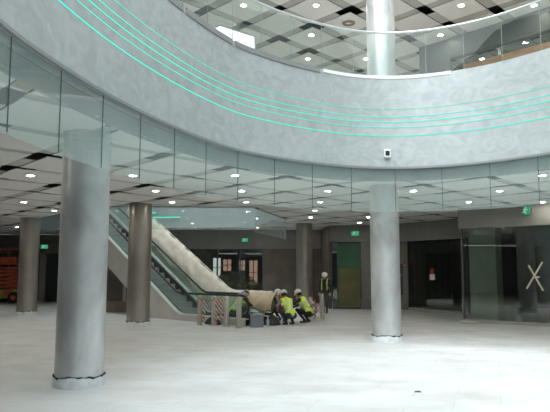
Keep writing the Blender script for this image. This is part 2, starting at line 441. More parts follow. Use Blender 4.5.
# glass curtain round the escalator opening
c2=thing('smoke_curtain','straight glass smoke curtain panes around the escalator opening in the ceiling','glass curtain',(-.75,21.2,4.1))
def straight(root,a,b,n,z0,z1,m,part='glass_panel',th=.012):
    a,b=Vector(a),Vector(b); d=(b-a)/n; t=math.atan2(d.y,d.x)
    for i in range(n):
        c=a+d*(i+.5)-Vector(root.location[:2]); L=d.length-.014
        MB().box((c.x,c.y,(z0+z1)/2-root.location.z),(L,th,z1-z0),t).build(part,m,root)
straight(c2,(-6.3,21.1),(-.72,21.3),5,3.3,4.36,M_CURT)
straight(c2,(-.70,21.35),(.5,26.1),4,3.2,4.36,M_CURT)
# lining of that opening
def wallseg(mb,a,b,z0,z1,th=.06,mi=0):
    a,b=Vector(a),Vector(b); d=b-a
    return mb.box(((a.x+b.x)/2,(a.y+b.y)/2,(z0+z1)/2),(d.length,th,z1-z0),math.atan2(d.y,d.x),mi)
mb=MB()
n=len(VOID); vc=sum((Vector(v) for v in VOID),Vector((0,0)))/n
for i in range(n):
    a,b=Vector(VOID[i]),Vector(VOID[(i+1)%n]); u=(vc-(a+b)/2); nn=Vector((-(b-a).y,(b-a).x)).normalized()
    if nn.dot(u)<0: nn=-nn
    wallseg(mb,a+nn*.04,b+nn*.04,4.07,6.35)
struct(mb.build('trim_6',mat('pale lining',(.25,.30,.31),.6,0,(.30,.35,.35),1.2)))
for k,(z,nm) in enumerate(((4.62,'lower'),(4.86,'upper'))):
    a=Vector((-6.7,31.15)); b=Vector((-4.9,30.93))
    if k: a,b=Vector((-6.7,31.15)),Vector((-6.2,31.09))
    tag(wallseg(MB(),a,b,z-.03,z+.03,.03).build('light_strip',M_LED),'%s short teal light line inside the escalator opening'%nm,'light strip','teal light lines in the escalator opening')

# ------------------------------------------------------------------ columns
def column(label,x,y,r,z0,z1,m,wrap=True,seed=1):
    t=thing('column',label,'column',(x,y,z0))
    MB().lathe([(r,.0),(r,z1-z0)],56).build('shaft',m,t,smooth=True)
    if wrap:
        rnd=random.Random(seed); n=72
        h=[.165+.012*math.sin(k*.35+seed)+rnd.uniform(-.006,.006) for k in range(n)]
        def ringmesh(r1,lo,hi):
            mb=MB(); V=[]
            for k in range(n):
                a=2*PI*k/n; V+=[(r1*math.cos(a),r1*math.sin(a),lo[k]),(r1*math.cos(a),r1*math.sin(a),hi[k]),((r1-.03)*math.cos(a),(r1-.03)*math.sin(a),hi[k]),((r1-.03)*math.cos(a),(r1-.03)*math.sin(a),lo[k])]
            return mb.add(V,[(k*4+q,((k+1)%n)*4+q,((k+1)%n)*4+(q+1)%4,k*4+(q+1)%4) for k in range(n) for q in range(4)])
        ringmesh(r+.02,[0.001]*n,h).build('base_wrap',M_WRAP,t,smooth=True)
        lo=[v-(  .006+.016*max(0,math.sin(k*1.1+seed)+rnd.uniform(-.5,.6))) for k,v in enumerate(h)]
        hi=[v+(.002+.012*max(0,math.sin(k*.6+seed*2)+rnd.uniform(-.6,.6))) for k,v in enumerate(h)]
        ringmesh(r+.024,lo,hi).build('torn_tape',M_TORN,t,smooth=True)
    return t
column('big silver column nearest the camera, torn black tape at its pale base',-3.15,9.9,.385,0,4.13,M_COL,seed=1)
column('silver column standing under the middle of the curved balcony',2.93,16.02,.385,0,4.13,M_COL,seed=2)
column('shade-darkened silver column in front of the escalator incline',-4.6,20.45,.385,0,4.13,M_COL_SHADE,seed=3)
column('grey column far left beside the orange lift',-10.5,25.7,.40,0,4.13,M_COL_SHADE,seed=4)
column('slim grey column behind the crouching workers',1.39,28.6,.39,0,4.13,M_COL_SHADE,seed=5)
column('bright silver column on the upper floor behind the glass balustrade',2.93,16.02,.385,Z_F2,10.22,M_COL,wrap=False)

# ------------------------------------------------------------------ outer shell
def shell(name,a,b,z0,z1,m,th=.15):
    return struct(wallseg(MB(),a,b,z0,z1,th).build(name,m))
M_SHELL=mat('shell wall',(.68,.68,.66),.8)
shell('wall_left',(-20,-16),(-20,42),0,4.1,M_SHELL)
shell('wall_rear',(-24,-12),(22,-12),0,4.1,M_SHELL)
shell('wall_right',(17,-16),(17,42),0,4.1,M_SHELL)
shell('wall_upper_left',(-15,-16),(-15,42),Z_F2,10.3,M_SHELL)
shell('wall_upper_rear',(-24,-12),(22,-12),Z_F2,10.3,M_SHELL)
shell('wall_upper_back',(-24,38),(22,38),Z_F2,10.3,M_SHELL)
shell('wall_upper_right',(17,-16),(17,42),Z_F2,10.3,M_SHELL)
shell('wall_far',(-24,40),(22,40),0,4.1,M_BLACK)

# ---- left back wall (behind the orange lift)
mb=MB(); wallseg(mb,(-20,37.4),(-8.2,37.4),2.95,4.1,.2); struct(mb.build('wall_back_left_header',M_HEADW))
mb=MB()
for xa,xb in((-20,-17.2),(-14.6,-14.22),(-13.2,-8.2)): wallseg(mb,(xa,37.5),(xb,37.5),0,2.95,.2)
struct(mb.build('wall_back_left',M_WALL))
struct(wallseg(MB(),(-17.2,37.7),(-14.6,37.7),0,2.95,.05).build('wall_back_left_bay',M_DARKW))
d=struct(wallseg(MB(),(-14.22,37.6),(-13.2,37.6),0,2.95,.06).build('door_1',mat('dark teal door',(.03,.045,.05),.4)))
MB().box((-13.4,37.55,1.05),(.03,.05,.2)).build('door_handle',M_STEEL,d)
# ---- back shopfront (behind the escalators)
AX0,AX1,AY=-8.2,1.2,33.0
struct(wallseg(MB(),(AX0,AY),(AX1+1.4,AY),3.06,4.1,.2).build('wall_back_header',M_HEAD))
struct(wallseg(MB(),(-8.2,37.5),(-8.2,33),0,4.1,.15).build('wall_back_return',M_WALL))
sg=thing('shopfront','dark glazed shopfront behind the escalators with the bright windows behind it','shopfront',(-3.5,AY,0))
for i in range(6):
    xa=AX0+.1+i*1.24
    MB().box((xa+.62+3.5,0,1.55),(1.2,.02,3.0)).build('glass_panel',M_SHOPG,sg)
for i in range(7): MB().box((AX0+.1+i*1.24+3.5,0,1.53),(.05,.08,3.06)).build('mullion',M_FRAME,sg)
MB().box((-1.0,0,.04),(7.5,.1,.08)).build('sill',M_FRAME,sg)
struct(wallseg(MB(),(-.66,33.0),(2.6,33.0),0,3.06,.2).build('wall_back_middle',M_DARKW))
mb=MB()  # room behind with its window wall
zz=lambda y:1.8+(272-y)*36.6/600; xx=lambda x:(x-275)*36.6/600
wins=[(213.5,221,257.5,278),(223.5,231.5,259,271.5),(239.5,245,260,271),(249.5,257.5,260,285)]
edges=[-8.2]+[v for w in wins for v in(xx(w[0]),xx(w[1]))]+[-.2]
for i in range(0,len(edges),2): wallseg(mb,(edges[i],36.6),(edges[i+1],36.6),0,4.1,.15)
for w in wins:
    wallseg(mb,(xx(w[0]),36.6),(xx(w[1]),36.6),0,zz(w[3]),.15); wallseg(mb,(xx(w[0]),36.6),(xx(w[1]),36.6),zz(w[2]),4.1,.15)
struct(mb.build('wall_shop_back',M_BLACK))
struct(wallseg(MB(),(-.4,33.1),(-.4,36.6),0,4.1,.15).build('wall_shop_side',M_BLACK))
M_WINW=emit('daylit window',(.82,.84,.84),1.0)
M_WINB=emit('daylit brick outside',(.62,.36,.28),.85)
for i,w in enumerate(wins):
    x0,x1,z0,z1=xx(w[0]),xx(w[1]),zz(w[3]),zz(w[2])
    p=struct(MB().box(((x0+x1)/2,36.65,(z0+z1)/2),(x1-x0,.02,z1-z0)).build('window_%d'%(i+1),M_WINW if i==0 else M_WINB))
    fm=MB(); fm.box(((x0+x1)/2,36.58,(z0+z1)/2),(.05,.04,z1-z0))
    for z in(z0+.02,z1-.02,(z0+z1)/2): fm.box(((x0+x1)/2,36.58,z),(x1-x0,.04,.04))
    fm.build('window_frame',M_FRAME,p)
def bush(label,x,y,r,h,seed):
    t=thing('potted_bush',label,'plant',(x,y,0)); rnd=random.Random(seed)
    MB().lathe([(.16,0),(.22,.42),(.24,.42),(.24,.46),(.19,.46),(.18,.40)],20).build('pot',M_FRAME,t,smooth=True)
    mb=MB()
    for k in range(260):
        a=rnd.uniform(0,2*PI); q=rnd.random()**.5*r; z=.5+rnd.random()*(h-.5)
        q*=math.sin(PI*min(.95,max(.1,(z-.4)/(h-.3))))
        c=Vector((q*math.cos(a),q*math.sin(a),z)); d=Vector((math.cos(a),math.sin(a),rnd.uniform(-.2,.9))).normalized(); s=d.orthogonal().normalized()
        L=rnd.uniform(.1,.18); w=L*.3
        n=d.cross(s)*.004
        V=[c,c+d*L*.5+s*w,c+d*L,c+d*L*.5-s*w]
        mb.add([v-n for v in V]+[v+n for v in V],[(3,2,1,0),(4,5,6,7),(0,1,5,4),(1,2,6,5),(2,3,7,6),(3,0,4,7)])
    mb.build('foliage',mat('leaf green',(.12,.24,.05),.5,0,(.22,.34,.09),3),t)
    sb=MB()
    for k in range(5):
        a=k*1.25; sb.tube([(0,0,.4),(.08*math.cos(a),.08*math.sin(a),.7),(.6*r*math.cos(a),.6*r*math.sin(a),h*.85)],.012,6)
    sb.build('stem',mat('bark',(.10,.07,.05),.8),t)
bush('left leafy potted bush behind the back shop glass',-3.0,34.6,.52,1.62,1)
bush('right leafy potted bush behind the back shop glass',-1.6,35.0,.52,1.5,2)

# ---- middle: passage wall and green hoarding
struct(wallseg(MB(),(2.6,33.0),(2.75,30.0),0,4.1,.15).build('wall_passage',M_DARKW))
struct(wallseg(MB(),(2.7,29.75),(6.3,29.35),3.28,4.1,.2).build('wall_middle_header',M_HEAD))
struct(wallseg(MB(),(4.25,29.7),(4.78,29.62),0,3.28,.2).build('wall_middle_pier',M_HEAD))
struct(wallseg(MB(),(4.95,29.6),(6.45,29.3),0,3.28,.2).build('wall_middle',mat('grey pier',(.25,.245,.225),.6)))
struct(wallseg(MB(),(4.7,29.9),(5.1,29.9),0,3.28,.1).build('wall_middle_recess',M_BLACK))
gh=thing('hoarding','tall screen of green film over olive sheeting in the middle doorway','screen',(2.85,29.9,0))
gl=Vector((1.38,-.14)); ang=math.atan2(gl.y,gl.x); Lg=gl.length
gr=lambda a,z0,z1,w,th,m,nm,par=gh,yo=0.: MB().box(((a+w/2)*math.cos(ang)-yo*math.sin(ang),(a+w/2)*math.sin(ang)+yo*math.cos(ang),(z0+z1)/2),(w,th,z1-z0),ang).build(nm,m,par)
gr(.28,1.98,3.26,Lg-.30,.02,mat('green film',(.02,.085,.038),.35,0,(.032,.12,.055),1.2),'green_film')
gr(.28,.12,1.98,Lg-.30,.024,mat('olive sheet',(.12,.125,.045),.5,0,(.17,.17,.07),1.1),'olive_sheet')
gr(0,.1,3.26,.24,.02,M_SHOPG,'side_pane')
gr(.22,0,3.28,.06,.06,mat('green edge',(.05,.11,.06),.4),'edge_post'); gr(0,0,.1,Lg,.08,M_FRAME,'sill'); gr(Lg-.04,0,3.28,.05,.06,M_FRAME,'edge_post')
# fire call panel on the grey pier
fp=thing('wall_cabinet','dark recessed wall cabinet on the grey pier beside the silver column','cabinet',(6.0,29.28,.7))
MB().box((0,0,.75),(.42,.06,1.5)).build('body',M_FRAME,fp); MB().box((0,-.035,.75),(.36,.012,.5)).build('door',M_BLACK,fp); MB().box((.12,-.045,.95),(.02,.02,.1)).build('handle',M_STEEL,fp)
fc=thing('fire_call_point','small red fire call point on the grey pier','alarm',(6.28,29.2,2.12))
MB().box((0,0,0),(.11,.05,.2)).build('body',mat('signal red',(.5,.04,.03),.5),fc); MB().box((0,-.028,.0),(.06,.01,.06)).build('button',M_WHITE,fc)

# ---- right: recessed shopfront and projecting shopfront
C0,C1=Vector((6.45,29.2)),Vector((8.2,25.6))
struct(wallseg(MB(),(5.6,29.1),(8.25,25.5),3.24,4.1,.2).build('wall_right_header',M_HEAD))
def shopfront(label,a,b,n,h,loc):
    t=thing('shopfront',label,'shopfront',(a.x,a.y,0)); d=(b-a); ang=math.atan2(d.y,d.x); L=d.length
    R=lambda q:(q*math.cos(ang),q*math.sin(ang))
    for i in range(n):
        x,y=R((i+.5)*L/n); MB().box((x,y,.12+(h-.12)/2),(L/n-.012,.02,h-.12),ang).build('glass_panel',M_SHOPG,t)
    x,y=R(L/2); MB().box((x,y,.06),(L,.1,.12),ang).build('sill',mat('pale sill',(.36,.37,.34),.5),t)
    for q in(0.02,L-.02):
        x,y=R(q); MB().box((x,y,h/2),(.05,.07,h),ang).build('mullion',M_FRAME,t)
    return t
shopfront('dark glazed shopfront set back to the right of the silver column',C0,C1,3,3.24,None)
D0,D1=Vector((6.80,21.9)),Vector((12.6,17.55))
struct(wallseg(MB(),(6.75,21.94),(12.6,17.55),3.37,4.1,.22).build('wall_right_front_header',M_HEAD))
shopfront('dark glazed shopfront at the right edge with a taped cross on it',D0,D1,4,3.37,None)
rt=thing('glass_return','glass side pane joining the two dark shopfronts','glass pane',(6.80,21.95,0))
for i in range(2):
    MB().box((.19+.38*(i*2),.62+1.24*(i*2)*.95,1.7),(1.28,.02,3.2),math.atan2(3.6,1.2)).build('glass_panel',M_SHOPG,rt)
MB().box((.6,1.8,.06),(3.7,.08,.12),math.atan2(3.6,1.2)).build('sill',MATS['pale sill'],rt)
struct(wallseg(MB(),(6.85,22.05),(8.2,25.5),3.3,4.1,.12).build('wall_right_return_header',M_HEAD))
# shop interiors
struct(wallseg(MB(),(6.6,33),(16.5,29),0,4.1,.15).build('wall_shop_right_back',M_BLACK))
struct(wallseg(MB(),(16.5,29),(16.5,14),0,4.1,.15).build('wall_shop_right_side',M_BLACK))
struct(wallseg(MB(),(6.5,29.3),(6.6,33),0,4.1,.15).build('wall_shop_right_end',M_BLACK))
t=thing('pillar','square pale concrete pillar behind the right shop glass','pillar',(8.15,23.3,0))
MB().box((0,0,2.05),(1.0,.9,4.08),-.6).build('shaft',mat('raw concrete',(.42,.45,.40),.8,0,(.52,.55,.5),1.5,6),t); MB().box((0,0,.05),(1.06,.96,.1),-.6).build('plinth',MATS['raw concrete'],t)
# taped cross (two strips) on the glass
dD=(D1-D0).normalized(); nD=Vector((dD.y,-dD.x));  nD = nD if nD.y<0 else -nD
angD=math.atan2(dD.y,dD.x)
def on_D(px):   # distance along the wall for a horizontal direction px/600
    k=(px-275)/600.; return (k*D0.y-D0.x)/(dD.x-k*dD.y)
def zD(px,py):
    p=D0+dD*on_D(px); return 1.8+(272-py)*p.y/600
cx_=thing('tape_cross','cross of two pale tape strips stuck on the right shop glass','tape',(D0.x,D0.y,0))
for (xa,ya,xb,yb) in((541.5,262,524.5,288.5),(527.5,265.5,541,290.5)):
    qa,qb=on_D(xa),on_D(xb); za,zb=zD(xa,ya),zD(xb,yb)
    P=[]; du=Vector((qb-qa,zb-za)); pn=Vector((-du.y,du.x)).normalized()*.029
    off_=.016+(.004 if xa<530 else 0)
    for (q,z) in((qa,za),(qb,zb)):
        for s in(1,-1):
            for o_ in(off_,off_+.003):
                w=dD*(q+pn.x*s)+nD*o_; P.append((w.x,w.y,z+pn.y*s))
    MB().add(P,[(0,2,3,1),(4,5,7,6),(0,1,5,4),(2,6,7,3),(0,4,6,2),(1,3,7,5)]).build('strip',mat('pale tape',(.62,.60,.45),.6),cx_)
q=on_D(536); w=dD*q+nD*.03
MB().box((w.x,w.y,zD(536,277)),(.13,.004,.05),angD).build('note',M_WHITE,cx_)
# orange and white notice on the set-back glass
dC=(C1-C0).normalized(); angC=math.atan2(dC.y,dC.x); nC=Vector((dC.y,-dC.x)); nC=nC if nC.y<0 else -nC
def on_C(px):
    k=(px-275)/600.; return (k*C0.y-C0.x)/(dC.x-k*dC.y)
q=on_C(431.5); p=C0+dC*q+nC*.02
nt_=thing('notice','small white notice with red top on the set-back shop glass','notice',(p.x,p.y,1.8+(272-277)*p.y/600))
MB().box((0,0,.0),(.34,.006,.26),angC).build('sheet',M_WHITE,nt_); MB().box((0,0,.26),(.22,.006,.24),angC).build('red_flag',MATS['signal red'],nt_)
# things behind the right glass
t=thing('fire_extinguisher','red extinguisher on the floor behind the taped shop glass','extinguisher',(10.3,22.6,0))
MB().lathe([(.11,0),(.115,.02),(.115,.62),(.08,.72),(.03,.76),(.03,.8)],20).build('tank',MATS['signal red'],t,smooth=True)
MB().box((0,0,.83),(.05,.2,.05)).build('valve',M_RAIL,t); MB().tube([(0,.08,.82),(.1,.12,.7),(.13,.05,.35)],.015,8).build('hose',M_RAIL,t,smooth=True)

# ---- exit signs
M_EXIT=emit('exit green',(.03,.5,.22),.6); M_EXITW=emit('exit white',(.7,1,.82),.6)
def exit_sign(label,x,y,z,rz,w=.42,h=.22,hang=False):
    t=thing('exit_sign',label,'exit sign',(x,y,z),rz,'green exit signs')
    MB().box((0,0,0),(w,.05,h)).build('housing',M_FRAME,t)
    MB().box((0,-.027,0),(w-.02,.006,h-.02)).build('green_face',M_EXIT,t)
    fg=MB(); y_=-.032; k=h/.22
    fg.sphere((-.03*k,y_,.068*k),.017*k,8,(1,.2,1)); 
    for a,b in(((-.035,.045),(-.055,-.01)),((-.055,-.01),(-.02,-.04)),((-.02,-.04),(-.035,-.085)),((-.055,-.01),(-.085,-.045)),((-.085,-.045),(-.125,-.045)),((-.035,.04),(.005,.015)),((.005,.015),(.03,.03)),((-.035,.04),(-.075,.03)),((-.075,.03),(-.09,0))):
        fg.tube([(a[0]*k,y_,a[1]*k),(b[0]*k,y_,b[1]*k)],.009*k,6)
    fg.build('running_figure',M_EXITW,t)
    dr=MB(); dr.box((.07*k,y_,-.0),(.008,.003,.17*k)); dr.box((.145*k,y_,0),(.008,.003,.17*k)); dr.box((.107*k,y_,.085*k),(.08*k,.003,.008)); dr.build('door_symbol',M_EXITW,t)
    return t
exit_sign('green exit sign on the header above the green hoarding',3.93,29.46,3.68,-.11,.40,.24)
exit_sign('green exit sign on the header behind the escalators',-1.65,32.86,3.54,0,.36,.21)
exit_sign('green exit sign on the far left header above the dark door',-14.3,37.27,3.36,0,.46,.26)
pD=D0+dD*on_D(529.5)+nD*.14
exit_sign('green exit sign on the header above the taped cross',pD.x,pD.y,zD(529.5,211),angD,.22,.30)

# ---- security camera on the fascia
i=near_idx(2.72,14.6); p=CURVE[i]-NRM[i]*.0
sc_=thing('security_camera','small white security camera box on the curved balcony wall','camera',(p.x,p.y,4.70),0)
MB().box((0,-.05,0),(.16,.10,.2)).build('housing',M_WHITE,sc_,bevel=.015); MB().box((.0,-.103,.0),(.10,.01,.12)).build('lens_window',M_RAIL,sc_); MB().box((0,-.01,-.08),(.06,.02,.06)).build('bracket',M_STEEL,sc_)

# ------------------------------------------------------------------ downlights
def inpoly(p,poly):
    c=False; n=len(poly)
    for i in range(n):
        a,b=poly[i],poly[i-1]
        if (a[1]>p[1])!=(b[1]>p[1]) and p[0]<(b[0]-a[0])*(p[1]-a[1])/(b[1]-a[1])+a[0]: c=not c
    return c
ovl=[tuple(v) for v in off(.8)]
def downlight(label,group,r=.085):
    t=thing('downlight',label,'ceiling light',(0,0,0),0,group)
    MB().lathe([(r,-.012),(r+.03,-.012),(r+.03,0),(r,0)],24,loop=True).build('trim_ring',M_WHITE,t,smooth=True)
    MB().lathe([(r,-.004),(r,-.001)],24).build('lens',M_LITE,t)
    return t
first=None
for i_ in range(-6,5):
    for j in range(-3,8):
        x,y=1.5+2.45*i_,14.2+2.75*j
        if not in_gf(Vector((x,y))) or inpoly((x,y),ovl) or inpoly((x,y),VOID) or (y<11 and abs(x)/y<.6) or y<5 or y>31 or abs(x)/y>.9: continue
        if any(math.hypot(x-q[0],y-q[1])<1.0 for q in((1.39,28.6),(-10.5,25.7),(-4.6,20.45),(2.93,16.02),(-3.15,9.9))): continue
        if x>5.5 and y>18.7 and x*.75+y>26.6: continue
        if first is None: first=downlight('round white downlight in the lower ceiling of diamond panels','downlights in the lower ceiling'); first.location=(x,y,Z_CEIL)
        else: dup(first,(x,y,Z_CEIL))
fu=None
ovl2=[tuple(v) for v in off(1.5)]
for i_ in range(-2,6):
    for j in range(-1,6):
        x,y=1.3+2.3*i_,18.2+2.4*j
        if inpoly((x,y),ovl2) or inpoly((x,y),SKYL) or y>30 or abs(x)/y>.52 or y<14: continue
        if fu is None: fu=downlight('round white downlight in the upper floor ceiling','downlights in the upper ceiling',.085); fu.location=(x,y,Z_UP)
        else: dup(fu,(x,y,Z_UP))
t=thing('ceiling_fixture','round brown ring fitting on an upper ceiling panel, left of the upper column','ceiling fitting',(2.5,19.55,Z_UP))
MB().lathe([(.10,-.03),(.22,-.03),(.22,0),(.10,0)],28,loop=True).build('ring',mat('brown ring',(.30,.25,.18),.5),t,smooth=True); MB().lathe([(.1,-.012),(.1,0)],20).build('lens',M_PANEL,t)
# frame of the roof light over the escalators
mb=MB()
for i in range(len(SKYL)): wallseg(mb,SKYL[i],SKYL[(i+1)%len(SKYL)],10.17,11.25,.06)
struct(mb.build('trim_7',M_WHITE))
for x in(-2.4,-4.2,-6.0,-7.8): struct(MB().box((x,26.2,11.15),(.06,7.4,.1)).build('trim_8',M_LIP))

# ------------------------------------------------------------------ upper right shopfront
U0,U1=Vector((6.4,21.0)),Vector((12.5,14.5))
struct(wallseg(MB(),U0,U1,9.45,10.3,.3).build('wall_upper_shop_header',mat('dark upper header',(.085,.09,.092),.5)))
us=thing('shopfront','dark shopfront on the upper floor at right with brown wooden boards','shopfront',(U0.x,U0.y,Z_F2))
dU=U1-U0; aU=math.atan2(dU.y,dU.x)
for i in range(5):
    c=dU*((i+.5)/5); MB().box((c.x,c.y,1.55),(dU.length/5-.02,.02,3.0),aU).build('glass_panel',M_SHOPG,us)
for i in range(6):
    c=dU*(i/5); MB().box((c.x,c.y,1.52),(.05,.08,3.04),aU).build('mullion',M_STEEL,us)
nU=Vector((dU.y,-dU.x)).normalized(); nU=nU if nU.y>0 else -nU
c=dU*.52-nU*.08; MB().box((c.x,c.y,1.39),(dU.length*.93,.05,2.78),aU).build('wood_board',mat('orange brown board',(.36,.19,.10),.5,0,(.46,.26,.14),2,4,(1,1,6)),us)
struct(wallseg(MB(),U0+nU*3,U1+nU*3,Z_F2,10.3,.1).build('wall_upper_shop_back',M_DARKW))
struct(wallseg(MB(),(5.5,21.9),U0,Z_F2,10.2,.2).build('wall_upper_pier',mat('blue grey pier',(.09,.105,.11),.4)))

# ------------------------------------------------------------------ escalators
EN=Vector((-.95,20.4)); EU=135*PI/180
T30=math.tan(PI/6)
def prof(s,h,knee,rad=.9):
    """height of a line h above the step line; smooth knee"""
    k=knee+h*math.tan(PI/12)
    d=rad*math.tan(PI/12)
    if s<k-d: return h
    if s>k+d: return h+(s-k)*T30
    u=(s-(k-d))/(2*d); return h+T30*(2*d)*u*u/2
KN=3.9-1.0*math.tan(PI/12)
SEND=13.2
def line(h,s0,s1,n=60): return [(s0+(s1-s0)*i/n, prof(s0+(s1-s0)*i/n,h,KN)) for i in range(n+1)]
def ribbon(top,bot,y,th):
    """vertical sheet between two lines (same s samples)"""
    mb=MB(); n=len(top); V=[]
    for (s,zt),(s2,zb) in zip(top,bot): V+=[(s,y-th/2,zb),(s,y-th/2,zt),(s,y+th/2,zt),(s2,y+th/2,zb)]
    Fs=[(i*4+k,(i+1)*4+k,(i+1)*4+(k+1)%4,i*4+(k+1)%4) for i in range(n-1) for k in range(4)]+[(0,1,2,3),tuple((n-1)*4+k for k in(3,2,1,0))]
    return mb.add(V,Fs)
def balustrade(root,y,s0,gm=M_ESCG,names=('balustrade_glass','handrail')):
    top=line(.97,s0+.05,SEND); bot=[(s,prof(s,.24,KN)) for s,_ in top]
    bot[0]=(bot[0][0],.5)
    ribbon(top,bot,y,.014).build(names[0],gm,root)
    rail=[(s0+.42,.32)]
    for k in range(9):
        a=-PI/2-PI*k/8; rail.append((s0+.2+.34*math.cos(a)*.9, .66+.34*math.sin(a)))
    rail+=line(1.0,s0+.35,SEND,70)
    mb=MB(); mb.tube([(s,y,z) for s,z in rail],.042,10); mb.build(names[1],M_RAIL,root,smooth=True)
def escalator(root,s0,yn,yf,wrapped=False):
    global SEND
    SEND=11.8 if wrapped else 13.2
    balustrade(root,yn,s0)
    if not wrapped: balustrade(root,yf,s0)
    for sgn,y in(((1,yn),) if wrapped else ((1,yn),(-1,yf))):
        yo=y+sgn*.14
        top=line(.22,s0-.1,SEND); bot=[(s,max(.002,prof(s,.22,KN)-1.2)) for s,_ in top]
        ribbon(top,bot,yo,.03).build('side_panel',M_TRUSS,root)
        ribbon([(s,z+.03) for s,z in top],[(s,z+.001) for s,z in top],yo-sgn*.07,.17).build('deck_edge',M_DECK,root)
        yi=y-sgn*.1
        t2=line(.24,s0,SEND); b2=[(s,prof(s,.0,KN)-.12 if s>KN else .003) for s,_ in t2]
        ribbon(t2,b2,yi,.03).build('inner_skirt',M_SKIRT,root)
    if wrapped:
        top=line(-.04,s0-.1,SEND); ribbon([(s,max(z,.02)) for s,z in top],[(s,max(.002,prof(s,.22,KN)-1.2)) for s,_ in top],yf+.1,.03).build('side_panel',M_TRUSS,root)
    yc,w=(yn+yf)/2,abs(yf-yn)-.26
    MB().box(((s0-.1+KN-.4)/2,yc,.02),(KN-.4-s0+.1,w,.04)).build('landing_plate',M_STEEL,root)
    n=0; s=KN-.35
    while s<SEND-.5:
        z=max(.05,prof(s+.2,.0,KN)); mb=MB()
        mb.box((s+.2,yc,z-.02),(.40,w,.04)); mb.box((s+.015,yc,z-.12),(.03,w,.2))
        for k in range(12): mb.box((s+.2,yc-w/2+w*(k+.5)/12,z+.004),(.39,.03,.012))
        mb.build('step',M_STEP,root); s+=.4; n+=1
    bl=[(s,max(.004,prof(s,.22,KN)-1.2)) for s,_ in line(.2,KN+1.6,SEND)]
    mb=MB(); V=[]
    for s,z in bl: V+=[(s,yn+.1,z),(s,yf-.1,z),(s,yf-.1,z+.03),(s,yn+.1,z+.03)]
    m_=len(bl); mb.add(V,[(i*4+k,(i+1)*4+k,(i+1)*4+(k+1)%4,i*4+(k+1)%4) for i in range(m_-1) for k in range(4)]+[(0,1,2,3),tuple((m_-1)*4+k for k in(3,2,1,0))])
    mb.build('underside',M_SLAB,root)
e1=thing('escalator','front escalator with clear glass sides and black handrails, steps going up left','escalator',(EN.x,EN.y,0),EU)
escalator(e1,0,0,-1.28)
e2=thing('escalator','rear escalator with its side wrapped in beige protective sheeting','escalator',(EN.x,EN.y,0),EU)
escalator(e2,1.6,-2.72,-4.0,True)
# sheet over the near balustrade of the rear escalator
def sheet_mesh(y,s0,s1,drop0,drop1,top=.07,n=120,rows=12,amp=.02,seed=3,bul=.2):
    rnd=random.Random(seed); mb=MB(); V=[]
    ph=[rnd.uniform(0,6) for _ in range(6)]
    for side in(1,-1):
        for i in range(n+1):
            s=s0+(s1-s0)*i/n; zt=prof(s,1.0,KN)+top+.005*math.sin(s*5+ph[0])+.006*math.sin(s*11+ph[1])
            dr=drop0+(drop1-drop0)*min(1,max(0,(s-3.4)/1.2)); dr*=1+.06*math.sin(s*3.1+ph[2])+.05*math.sin(s*7.7+ph[3])
            for j in range(rows+1):
                v=j/rows
                w=amp*v*(math.sin(s*6.3+ph[4]+v*2)+.6*math.sin(s*14+ph[5]-v*3))
                yy=y+side*(.075*math.sin(min(1,v*5)*PI/2)+ (bul*min(1,v*1.7) if side>0 else .02*v))+w
                V.append((s-.1*v*math.sin(s*2),yy,zt-dr*v-(0.0)))
    R=rows+1; N=(n+1)*R; Fs=[]
    for side in(0,1):
        o=side*N
        for i in range(n):
            for j in range(rows): Fs.append((o+i*R+j,o+(i+1)*R+j,o+(i+1)*R+j+1,o+i*R+j+1))
    return mb.add(V,Fs)
sh=sheet_mesh(-2.72,1.5,SEND,.55,1.22).build('protective_sheet',M_SHEET,e2,smooth=True)
so=sh.modifiers.new('thick','SOLIDIFY'); so.thickness=.006
kp=sheet_mesh(-1.28,-.16,1.75,.62,.62,.07,44,8,.035,9,.2).build('kraft_cover',M_KRAFT,e1,smooth=True)
so=kp.modifiers.new('thick','SOLIDIFY'); so.thickness=.006

# ------------------------------------------------------------------ bollards and tape
def bollard(label,x,y,h=1.0):
    t=thing('bollard',label,'bollard',(x,y,0),0,'pale bollards by the escalators')
    MB().lathe([(.085,.012),(.085,h-.04),(.07,h-.01),(.03,h)],24).build('post',mat('pale steel post',(.50,.48,.43),.4,.35),t,smooth=True)
    MB().lathe([(.13,0),(.13,.012),(.085,.016)],24).build('base_plate',M_STEEL,t,smooth=True)
    return t
B1,B2,B3,B4,B5=(-2.58,20.82),(-2.08,20.63),(-1.62,20.3),(-1.17,19.7),(1.74,22.51)
bollard('leftmost bollard of the row in front of the escalator foot',*B1); bollard('second bollard from the left in front of the escalator foot',*B2)
bollard('third bollard from the left, red tape hanging beside it',*B3); bollard('fourth bollard from the left, nearest the handrail end',*B4)
bollard('bollard standing apart at right near the standing man',*B5); bollard('half hidden bollard in front of the kraft paper cover',-.53,22.45,.82)
bollard('bollard behind the tape between workers and standing man',1.36,23.3,.85)
def tape(label,P,w=.075,seed=0):
    rnd=random.Random(seed); mb=MB(); V=[]; n=len(P)
    for i,p in enumerate(P):
        a=rnd.uniform(-.5,.5); q=Vector((.3*math.sin(a),.5*math.sin(a),math.cos(a)))*w/2; t=Vector((.002,.003,0))
        if i and abs(P[i][2]-P[i-1][2])>abs(P[i][0]-P[i-1][0]): q=Vector((math.cos(a),.3*math.sin(a),.1))*w/2
        p=Vector(p); V+=[p-q-t,p+q-t,p+q+t,p-q+t]
    Fs=[(i*4+k,(i+1)*4+k,(i+1)*4+(k+1)%4,i*4+(k+1)%4) for i in range(n-1) for k in range(4)]+[(0,1,2,3),tuple((n-1)*4+k for k in(3,2,1,0))]
    o=mb.add(V,Fs).build('barrier_tape',M_TAPE); return tag(o,label,'tape','red and white barrier tapes')
